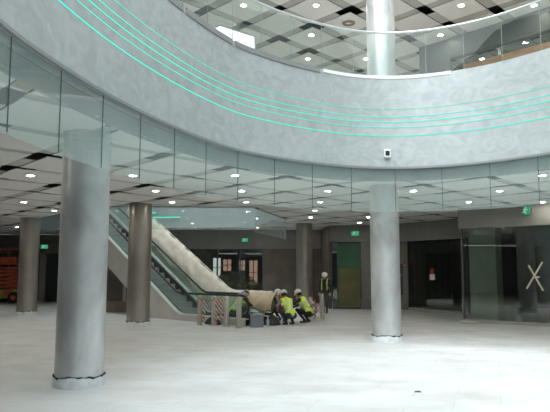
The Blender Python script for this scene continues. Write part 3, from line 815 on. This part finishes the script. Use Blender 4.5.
def sag(a,b,d,n=10): return [(a[0]+(b[0]-a[0])*i/n,a[1]+(b[1]-a[1])*i/n,a[2]+(b[2]-a[2])*i/n-d*4*(i/n)*(1-i/n)) for i in range(n+1)]
def hang(x,y,z0,z1,n=8,seed=0):
    r=random.Random(seed); return [(x+r.uniform(-.03,.03),y+r.uniform(-.02,.02),z0+(z1-z0)*i/n) for i in range(n+1)]
f_=-.1
tape('red white tape hanging down between the first two bollards',hang(-2.42,20.66,.95,.12,seed=1),.07,1)
tape('red white tape sagging from the first bollard to the second',sag((B1[0],B1[1]+f_,.92),(B2[0],B2[1]+f_,.9),.22),.08,2)
tape('wide red white tape hanging left of the third bollard',hang(-1.82,20.35,.93,.2,seed=3),.11,3)
tape('red white tape strip hanging right beside the second bollard',hang(-1.97,20.45,.9,.08,seed=4),.06,4)
tape('red white tape stretched from the second bollard to the third',sag((B2[0],B2[1]+f_,.95),(B3[0],B3[1]+f_,.93),.1),.09,5)
tape('red white tape sagging left of the bollard near the standing man',sag((1.36,23.18,.78),(B5[0],B5[1]+f_,.72),.16),.09,6)
tape('lower red white tape crossing near the standing man',sag((1.30,23.15,.45),(B5[0],B5[1]+f_,.55),.2),.09,7)
tape('red white tape dangling between workers and standing man',hang(1.52,22.95,.75,.0,seed=8),.09,8)

# ------------------------------------------------------------------ people
SKIN=mat('skin',(.46,.27,.19),.55)
def capsule(mb,a,b,ra,rb,n=12):
    a,b=Vector(a),Vector(b); d=b-a; L=d.length
    if L<1e-6: mb.sphere(a,ra,n); return
    q=d.normalized(); R=q.to_track_quat('Z','Y').to_matrix()
    prof=[]
    for i in range(5): t=-PI/2+PI/2*i/4; prof.append((max(1e-4,ra*math.cos(t)),ra*math.sin(t)))
    for i in range(1,5): t=PI/2*i/4; prof.append((max(1e-4,rb*math.cos(t)),L+rb*math.sin(t)))
    mb.lathe(prof,n,a,0,R)
def person(label,loc,yaw,J,mats,vest=None,helmet=True,fingers=True,face_dir=None,beard=False):
    """J: joint positions in the figure's own frame (+Y forward). mats: top, trousers, shoes"""
    root=thing('person',label,'person',loc,yaw)
    V=lambda k:Vector(J[k])
    C=[]  # (a,b,ra,rb,tag)
    def c(a,b,ra,rb,t): C.append((Vector(a),Vector(b),ra,rb,t))
    up=(V('neck')-V('pelvis')).normalized()
    c(V('hipL'),V('hipR'),.125,.125,1); c(V('pelvis'),V('chest'),.135,.16,0); c(V('chest')-up*.05,V('neck')-up*.09,.155,.115,0)
    c(V('shL'),V('shR'),.075,.075,0); c(V('neck')-up*.06,V('head'),.058,.055,3)
    side=(V('shR')-V('shL')).normalized()
    c(V('chest')+side*.07,V('chest')-side*.07,.13,.13,0); c(V('pelvis')+up*.05+side*.06,V('pelvis')+up*.05-side*.06,.13,.13,0)
    for s in 'LR':
        c(V('sh'+s),V('el'+s),.062,.05,0); c(V('el'+s),V('wr'+s),.05,.036,0)
        c(V('hip'+s),V('kn'+s),.098,.066,1); c(V('kn'+s),V('an'+s),.066,.048,1)
        c(V('an'+s)+Vector((0,-.045,-.02)),V('an'+s)+Vector((0,.17,-.05)),.05,.04,2)
        w=V('wr'+s); f=(w-V('el'+s)).normalized(); sd=side*(1 if s=='R' else -1)
        sd=(sd-f*sd.dot(f)).normalized(); nn=f.cross(sd).normalized(); nn=nn if nn.z<0 else -nn
        c(w,w+f*.05,.032,.034,3); c(w+f*.05+sd*.018,w+f*.085+sd*.022,.022,.02,3); c(w+f*.05-sd*.018,w+f*.085-sd*.022,.022,.02,3)
        for k,(o,L) in enumerate(((-.033,.062),(-.011,.076),(.011,.072),(.032,.055))):
            a=w+f*.088+sd*o; b=a+f*L*.5+nn*.006+sd*o*.15; e=b+f*L*.32+nn*L*.35
            c(a,b,.0115,.0105,3); c(b,e,.0105,.009,3)
        a=w+f*.03-sd*.03; b=a+f*.035-sd*.03+nn*.01; c(a,b,.015,.012,3); c(b,b+f*.03-sd*.005+nn*.008,.012,.010,3)
    H=V('head'); fd=Vector(J.get('face',(0,1,0))).normalized(); hr=fd.cross(Vector((0,0,1))).normalized(); hu=hr.cross(fd)
    c(H+hu*.035-fd*.012,H+hu*.035+fd*.012,.098,.094,3); c(H-hu*.035+fd*.022,H-hu*.06+fd*.045,.07,.048,3)
    c(H+fd*.098+hu*.018,H+fd*.118-hu*.012,.012,.017,3)
    for q in(1,-1):
        c(H+hr*q*.094+hu*.02,H+hr*q*.098-hu*.02,.016,.013,3)
        c(H+fd*.082+hr*q*.034-hu*.012,H+fd*.078+hr*q*.046-hu*.02,.02,.018,3)
    c(H+fd*.088-hu*.048-hr*.018,H+fd*.088-hu*.048+hr*.018,.012,.012,3)
    mb=MB()
    for a,b,ra,rb,t in C: capsule(mb,a,b,ra,rb)
    me=mb.mesh('tmp'); o=bpy.data.objects.new('tmp',me); COL.objects.link(o)
    r=o.modifiers.new('r','REMESH'); r.mode='VOXEL'; r.voxel_size=.0125
    sm=o.modifiers.new('s','SMOOTH'); sm.factor=.5; sm.iterations=2
    dg=bpy.context.evaluated_depsgraph_get(); dg.update(); body=bpy.data.meshes.new_from_object(o.evaluated_get(dg)); bpy.data.objects.remove(o,do_unlink=True)
    nf=len(body.polygons); cen=np.empty(nf*3); body.polygons.foreach_get('center',cen); cen=cen.reshape(-1,3)
    best=np.full(nf,9.); who=np.zeros(nf,int); tpar=np.zeros(nf)
    for k,(a,b,ra,rb,t) in enumerate(C):
        A=np.array(a); D=np.array(b-a); L2=max(1e-9,(D**2).sum()); u=np.clip(((cen-A)@D)/L2,0,1)
        ds=np.linalg.norm(cen-(A+u[:,None]*D),axis=1)-(ra+(rb-ra)*u); m_=ds<best; best[m_]=ds[m_]; who[m_]=t; 
    for m_ in(mats[0],mats[1],mats[2],SKIN): body.materials.append(m_)
    # cuffs and collar: skin only past the wrist / above the collar
    body.polygons.foreach_set('material_index',who.astype(np.int32)); body.shade_smooth()
    bo=bpy.data.objects.new('body',body); COL.objects.link(bo); bo.parent=root; bo.name='body'
    # eyes, mouth
    for q in(1,-1):
        e=MB(); e.sphere(H+fd*.093+hr*q*.035+hu*.015,.013,10); e.build('eye',mat('eye white',(.75,.74,.7),.3),root,smooth=True)
        e=MB(); e.sphere(H+fd*.1035+hr*q*.035+hu*.015,.006,8); e.build('pupil',M_RAIL,root,smooth=True)
    e=MB(); e.sphere(H+fd*.101-hu*.048,.022,10,(1,.25,.3)); e.build('mouth',mat('lips',(.36,.16,.13),.5),root,smooth=True)
    R=Matrix((hr,fd,hu)).transposed()
    hb=MB()
    # cropped hair: cap at the back and sides of the head
    for k in range(1):
        prof_=[(.103,-.055),(.107,-.01),(.108,.03),(.1,.07)]
        vs=[];n=20
        for rr,z in prof_:
            for i in range(n):
                a=PI*.98+ (PI*1.04)*i/(n-1)-.0; vs.append(H+R@Vector((rr*math.cos(a),rr*math.sin(a)-.008,z)))
        hb.add(vs,[(j*n+i,j*n+i+1,(j+1)*n+i+1,(j+1)*n+i) for j in range(len(prof_)-1) for i in range(n-1)])
    ho=hb.build('hair',mat('dark hair',(.03,.022,.016),.7),root,smooth=True); so_=ho.modifiers.new('t','SOLIDIFY'); so_.thickness=.012
    if helmet:
        h=MB(); cpos=H+hu*.05-fd*.005
        h.lathe([(.128,0),(.131,.03),(.124,.075),(.1,.115),(.06,.138),(.0,.145)],28,cpos,0,R)
        hh=h.build('helmet',mat('white helmet',(.80,.79,.74),.3),root,smooth=True)
        b=MB(); b.sphere(cpos+fd*.09+hu*.003,.1,16,(1.05,.95,.08),0,R); b.build('brim',MATS['white helmet'],hh,smooth=True)
        b=MB(); b.tube([cpos+fd*(.11*math.cos(t))+hu*(.012+.137*math.sin(t)) for t in [PI*.1+PI*.8*i/10 for i in range(11)]],.012,8); b.build('ridge',MATS['white helmet'],hh,smooth=True)
    if vest:
        # vest: torso skin offset outwards, with two silver bands
        bm=bmesh.new(); bm.from_mesh(body); bm.faces.ensure_lookup_table()
        P,N=np.array(V('pelvis')),np.array(V('neck')); D=N-P; L2=(D**2).sum()
        keep=[]; par=((cen-P)@D)/L2
        ax=P+par[:,None]*D; sd=np.array(side)
        lat=np.abs((cen-P)@sd)
        ok=(who==0)&(par>-.12)&(par<1.0)&(lat<.2)&(np.linalg.norm(cen-ax,axis=1)<.235)
        # arms excluded by distance to arm capsules
        for s in 'LR':
            for a,b,r_ in((V('sh'+s)*.65+V('el'+s)*.35,V('el'+s),.075),(V('el'+s),V('wr'+s),.07)):
                A=np.array(a);Dd=np.array(b-a);u=np.clip(((cen-A)@Dd)/(Dd**2).sum(),0,1)
                ok&=np.linalg.norm(cen-(A+u[:,None]*Dd),axis=1)>r_
        bmesh.ops.delete(bm,geom=[f for f in bm.faces if not ok[f.index]],context='FACES')
        for f in bm.faces:
            q=np.array(f.calc_center_median()); pp=((q-P)@D)/L2
            f.material_index=1 if (.22<pp<.32 or .52<pp<.61) else 0
        bm.normal_update()
        for v in bm.verts: v.co+=v.normal*.014
        vm=bpy.data.meshes.new('vest'); bm.to_mesh(vm); bm.free(); vm.materials.append(vest); vm.materials.append(mat('reflective band',(.62,.66,.6),.35,.3)); vm.shade_smooth()
        vo=bpy.data.objects.new('vest',vm); COL.objects.link(vo); vo.parent=root; so_=vo.modifiers.new('t','SOLIDIFY'); so_.thickness=.008
    return root
def squat(lean=.0,reach=.0,twist=0.,kneeL=.0):
    J=dict(pelvis=(0,-.16,.36),hipL=(-.09,-.16,.34),hipR=(.09,-.16,.34),chest=(0,.06+lean,.70),neck=(0,.16+lean*1.3,.90),
      head=(0,.24+lean*1.5,1.0),shL=(-.19,.12+lean*1.2,.82),shR=(.19,.12+lean*1.2,.82),
      elL=(-.27,.36+reach*.5,.64),elR=(.27,.36+reach*.5,.64),wrL=(-.15,.56+reach,.52),wrR=(.15,.56+reach,.50),
      knL=(-.19,.24,.47),knR=(.19,.26,.46),anL=(-.13,-.05,.095),anR=(.13,-.05,.095),face=(0,.9,-.45))
    return J
HV=mat('hi-vis yellow',(.62,.85,.10),.6)
NAVY=mat('navy trousers',(.03,.036,.055),.8); BLK=mat('black jacket',(.022,.022,.026),.75); GREY=mat('grey sweatshirt',(.33,.35,.38),.8); SHOE=mat('work boots',(.05,.038,.028),.7)
RED=mat('red jacket',(.45,.04,.035),.7)
person('crouching worker in yellow vest over grey sweatshirt, back to the camera',(.47,20.75,0),math.radians(28),squat(.06),(GREY,NAVY,SHOE),HV)
person('crouching worker in yellow vest over black jacket, right of the other one',(1.08,21.6,0),math.radians(60),squat(.02,.05),(BLK,BLK,SHOE),HV)
person('crouching worker in red jacket behind the two yellow vests',(.26,22.2,0),math.radians(150),squat(.03),(RED,NAVY,SHOE),None)
person('worker in yellow vest crouching behind the fourth bollard',(-1.36,21.69,.041),math.radians(-70),squat(.08,.04),(BLK,NAVY,SHOE),HV,helmet=False)
J=dict(pelvis=(0,0,.94),hipL=(-.09,0,.91),hipR=(.09,0,.91),chest=(0,.02,1.27),neck=(0,.03,1.49),head=(0,.06,1.60),shL=(-.19,.02,1.41),shR=(.19,.02,1.41),
   elL=(-.26,-.03,1.13),elR=(.25,-.02,1.13),wrL=(-.25,.12,.90),wrR=(.24,.13,.90),knL=(-.10,.10,.52),knR=(.10,-.02,.50),anL=(-.10,.16,.095),anR=(.10,-.22,.11),face=(0,1,-.35))
person('man standing at right in dark clothes, open vest and white helmet',(2.2,26.6,0),math.radians(165),J,(BLK,NAVY,SHOE),None)
# open hi-vis straps on the standing man
pm=[o for o in bpy.data.objects if o.get('label','').startswith('man standing')][0]
for s in(-1,1):
    mb=MB(); mb.tube([(s*.11,-.10,1.50),(s*.12,.05,1.515),(s*.115,.165,1.38),(s*.12,.195,1.2),(s*.12,.15,1.02)],.018,8); mb.build('vest_strap',HV,pm,smooth=True)

# ------------------------------------------------------------------ work clutter
t=thing('crate','grey plastic crate on the floor in front of the kraft paper cover','crate',(-.6,20.08,0),.1)
mg=mat('grey crate plastic',(.22,.25,.30),.5)
mb=MB(); mb.box((0,0,.02),(.42,.32,.04))
for x in(-.2,.2): mb.box((x,0,.2),(.02,.32,.36))
for y in(-.15,.15): mb.box((0,y,.2),(.42,.02,.36))
mb.build('shell',mg,t,bevel=.006); mb=MB(); mb.box((0,0,.37),(.46,.36,.03)); mb.build('rim',mg,t,bevel=.006)
mb=MB(); mb.sphere((0,0,.38),.17,12,(1.05,.8,.45)); mb.build('plastic_bag',mat('crumpled plastic',(.42,.46,.5),.35,0,(.25,.28,.33),9,5,bump=.5),t,smooth=True)
t=thing('bottle','small pale bottle on the floor left of the crouching workers','bottle',(-.24,20.3,0))
MB().lathe([(.045,0),(.05,.02),(.05,.2),(.02,.26),(.02,.29)],18).build('body',mat('bottle plastic',(.45,.5,.52),.3),t,smooth=True); MB().lathe([(.024,.29),(.024,.32)],14).build('cap',M_WHITE,t)
def heap(name,label,cat,x,y,sx,sy,sz,m,seed):
    rnd=random.Random(seed); mb=MB(); n=28; V=[]; ph=[rnd.uniform(0,6.3) for _ in range(5)]
    for r in range(9):
        f=r/8
        for k in range(n):
            a=2*PI*k/n; q=(1-f**1.6)*(1+.16*math.sin(3*a+ph[0])+.1*math.sin(7*a+ph[1]))
            V.append((sx*q*math.cos(a),sy*q*math.sin(a),sz*f*(1+.15*math.sin(5*a+ph[2]))+.004))
    Fs=[(r*n+k,r*n+(k+1)%n,(r+1)*n+(k+1)%n,(r+1)*n+k) for r in range(8) for k in range(n)]+[tuple(range(n-1,-1,-1)),tuple(8*n+k for k in range(n))]
    o=mb.add(V,Fs).build(name,m,smooth=True); o.location=(x,y,0); return tag(o,label,cat)
MT=mat('dark tarpaulin',(.03,.035,.04),.6,0,(.06,.065,.07),5,bump=.4)
heap('tarpaulin','crumpled dark tarpaulin behind the left bollards','tarpaulin',-2.12,20.98,.36,.16,.3,MT,1).rotation_euler=(0,0,EU)
heap('tarpaulin','dark tarpaulin heap behind the grey crate','tarpaulin',-.1,20.72,.26,.2,.34,MT,2)
heap('cloth_bag','white cloth bag lying right of the crouching workers','bag',1.55,22.15,.16,.13,.17,mat('white cloth',(.6,.58,.54),.8),3)
heap('cloth_bag','pale crumpled bag between white bag and workers','bag',1.22,22.3,.2,.14,.13,mat('grey cloth',(.40,.39,.37),.8),4)
t=thing('toolbox','dark toolbox behind the fourth bollard','toolbox',(-.85,21.0,.041),EU)
MB().box((0,0,.14),(.5,.24,.28)).build('case',M_FRAME,t,bevel=.012); MB().box((0,0,.30),(.51,.25,.05)).build('lid',M_SKIRT,t,bevel=.01); MB().tube([(-.1,0,.32),(-.1,0,.38),(.1,0,.38),(.1,0,.32)],.012,8).build('handle',M_RAIL,t)
heap('cloth','lilac cloth laid over the end of the front handrail','cloth',0,0,.17,.10,.12,mat('lilac cloth',(.24,.22,.36),.8,0,(.36,.36,.46),6),6).location=(EN.x+.02-.2*.7,EN.y+.2*.7,1.03)
# boards stacked under the escalator
for k in range(5):
    o=MB().box((0,0,0),(1.9,.5-.05*(k%2),.09)).build('board',mat('old board',(.20,.15,.11),.7,0,(.30,.24,.18),3,4,(1,6,1)),bevel=.004)
    o.location=(-7.1+.04*(k%3),27.6,.05+.095*k); o.rotation_euler=(0,0,.15+.03*(k%2)); tag(o,['lowest','second','third','fourth','topmost'][k]+' board of the stack under the front escalator','board','boards stacked under the escalator')
# floor bits by the right shopfront
t=thing('pipe','short pale pipe lying on the floor by the shop corner','pipe',(6.75,21.35,0),-.55)
MB().tube([(-.26,0,.05),(.26,0,.05)],.045,12).build('tube',mat('pale pipe',(.55,.55,.50),.5),t,smooth=True); MB().tube([(-.2,.16,.035),(.34,.1,.035)],.03,10).build('offcut',MATS['pale pipe'],t,smooth=True)
pp=D0+dD*on_D(513)-nD*.3
t=thing('paint_tin','small white tin behind the right shop glass','tin',(pp.x,pp.y,0))
MB().lathe([(.12,0),(.12,.3)],20).build('can',M_WHITE,t,smooth=True); MB().lathe([(.125,.3),(.125,.315),(.1,.315)],20).build('lid',M_STEEL,t)
o=MB().add([(-.06,-.02,0),(.05,-.03,0),(.07,.01,0),(-.03,.03,0),(-.04,-.01,.018),(.03,-.01,.022),(.03,.01,.015),(-.02,.015,.012)],[(3,2,1,0),(4,5,6,7),(0,1,5,4),(1,2,6,5),(2,3,7,6),(3,0,4,7)]).build('debris',M_TORN); o.location=(2.15,9.3,.0); tag(o,'tiny dark scrap lying alone on the pale floor at lower right','scrap')

# ------------------------------------------------------------------ orange lift at far left
MO=mat('orange red paint',(.40,.065,.03),.5,0,(.47,.10,.045),2); MY=mat('yellow green paint',(.36,.32,.08),.5)
t=thing('scissor_lift','orange scissor lift parked at the far left edge','lift',(-15.75,35.2,0),.12)
MB().box((0,0,.55),(1.9,1.0,.5)).build('chassis',MY,t,bevel=.03)
for x in(-.68,.68):
    for y in(-.46,.46):
        R=Matrix.Rotation(PI/2,3,'X'); w=MB(); w.lathe([(.12,-.12),(.3,-.12),(.34,-.07),(.34,.07),(.3,.12),(.12,.12)],24,(x,y,.345),0,R); wo=w.build('wheel',M_RAIL,t,smooth=True)
        w=MB(); w.lathe([(.14,-.125),(.14,.125)],16,(x,y,.345),0,R); w.build('hub',MO,wo,smooth=True)
for k in range(5):
    for s in(-1,1):
        for y in(-.36,.36):
            z=.86+k*.22; R=Matrix.Rotation(s*.13,3,'Y'); MB().box((0,y+s*.05,z+.1),(1.75,.05,.1),R=R).build('scissor_arm',MO,t)
MB().box((0,0,2.04),(1.95,1.0,.08)).build('platform',MO,t)
rl=MB()
for x in(-.95,-.32,.32,.95):
    for y in(-.48,.48): rl.box((x,y,2.6),(.05,.05,1.1))
for y in(-.48,.48):
    for z in(2.25,2.6,3.13): rl.box((0,y,z),(1.95,.05,.06))
for x in(-.95,.95):
    for z in(2.25,2.6,3.13): rl.box((x,0,z),(.05,.96,.06))
rl.build('guard_rail',MO,t); MB().box((0,-.5,2.45),(1.5,.03,.4)).build('side_board',MO,t); MB().box((.7,-.2,2.9),(.3,.25,.3)).build('control_box',M_RAIL,t)
MB().box((.35,-.52,.62),(.5,.06,.3)).build('battery_cover',MO,t,bevel=.01)

# ------------------------------------------------------------------ daylight
w=bpy.data.worlds.new('sky'); S.world=w; w.use_nodes=True
bg=w.node_tree.nodes['Background']; bg.inputs[0].default_value=(.89,.965,.985,1); bg.inputs[1].default_value=1.9
pl=bpy.data.lights.new('sky_portal','AREA'); pl.shape='RECTANGLE'; pl.size=14; pl.size_y=24; pl.cycles.is_portal=True
po=bpy.data.objects.new('sky_portal',pl); COL.objects.link(po); po.location=(2.6,4.2,11.25)
pl2=bpy.data.lights.new('roof_light_portal','AREA'); pl2.shape='RECTANGLE'; pl2.size=9; pl2.size_y=10.6; pl2.cycles.is_portal=True
po2=bpy.data.objects.new('roof_light_portal',pl2); COL.objects.link(po2); po2.location=(-5.1,24.9,11.26)

sl=bpy.data.lights.new('overcast_zenith','SUN'); sl.energy=5.2; sl.angle=math.radians(64); sl.color=(.93,.985,1)
so=bpy.data.objects.new('overcast_zenith',sl); COL.objects.link(so); so.location=(2,0,20); so.rotation_euler=(math.radians(32),0,math.radians(-32))
S.view_settings.view_transform='Standard'; S.view_settings.look='None'; S.view_settings.gamma=1; S.view_settings.use_curve_mapping=False
S.view_settings.exposure=0.0
S.cycles.use_denoising=True
S.cycles.max_bounces=10; S.cycles.diffuse_bounces=5; S.cycles.glossy_bounces=5; S.cycles.transparent_max_bounces=24; S.cycles.transmission_bounces=6
S.cycles.sample_clamp_indirect=8; S.cycles.caustics_reflective=False; S.cycles.caustics_refractive=False
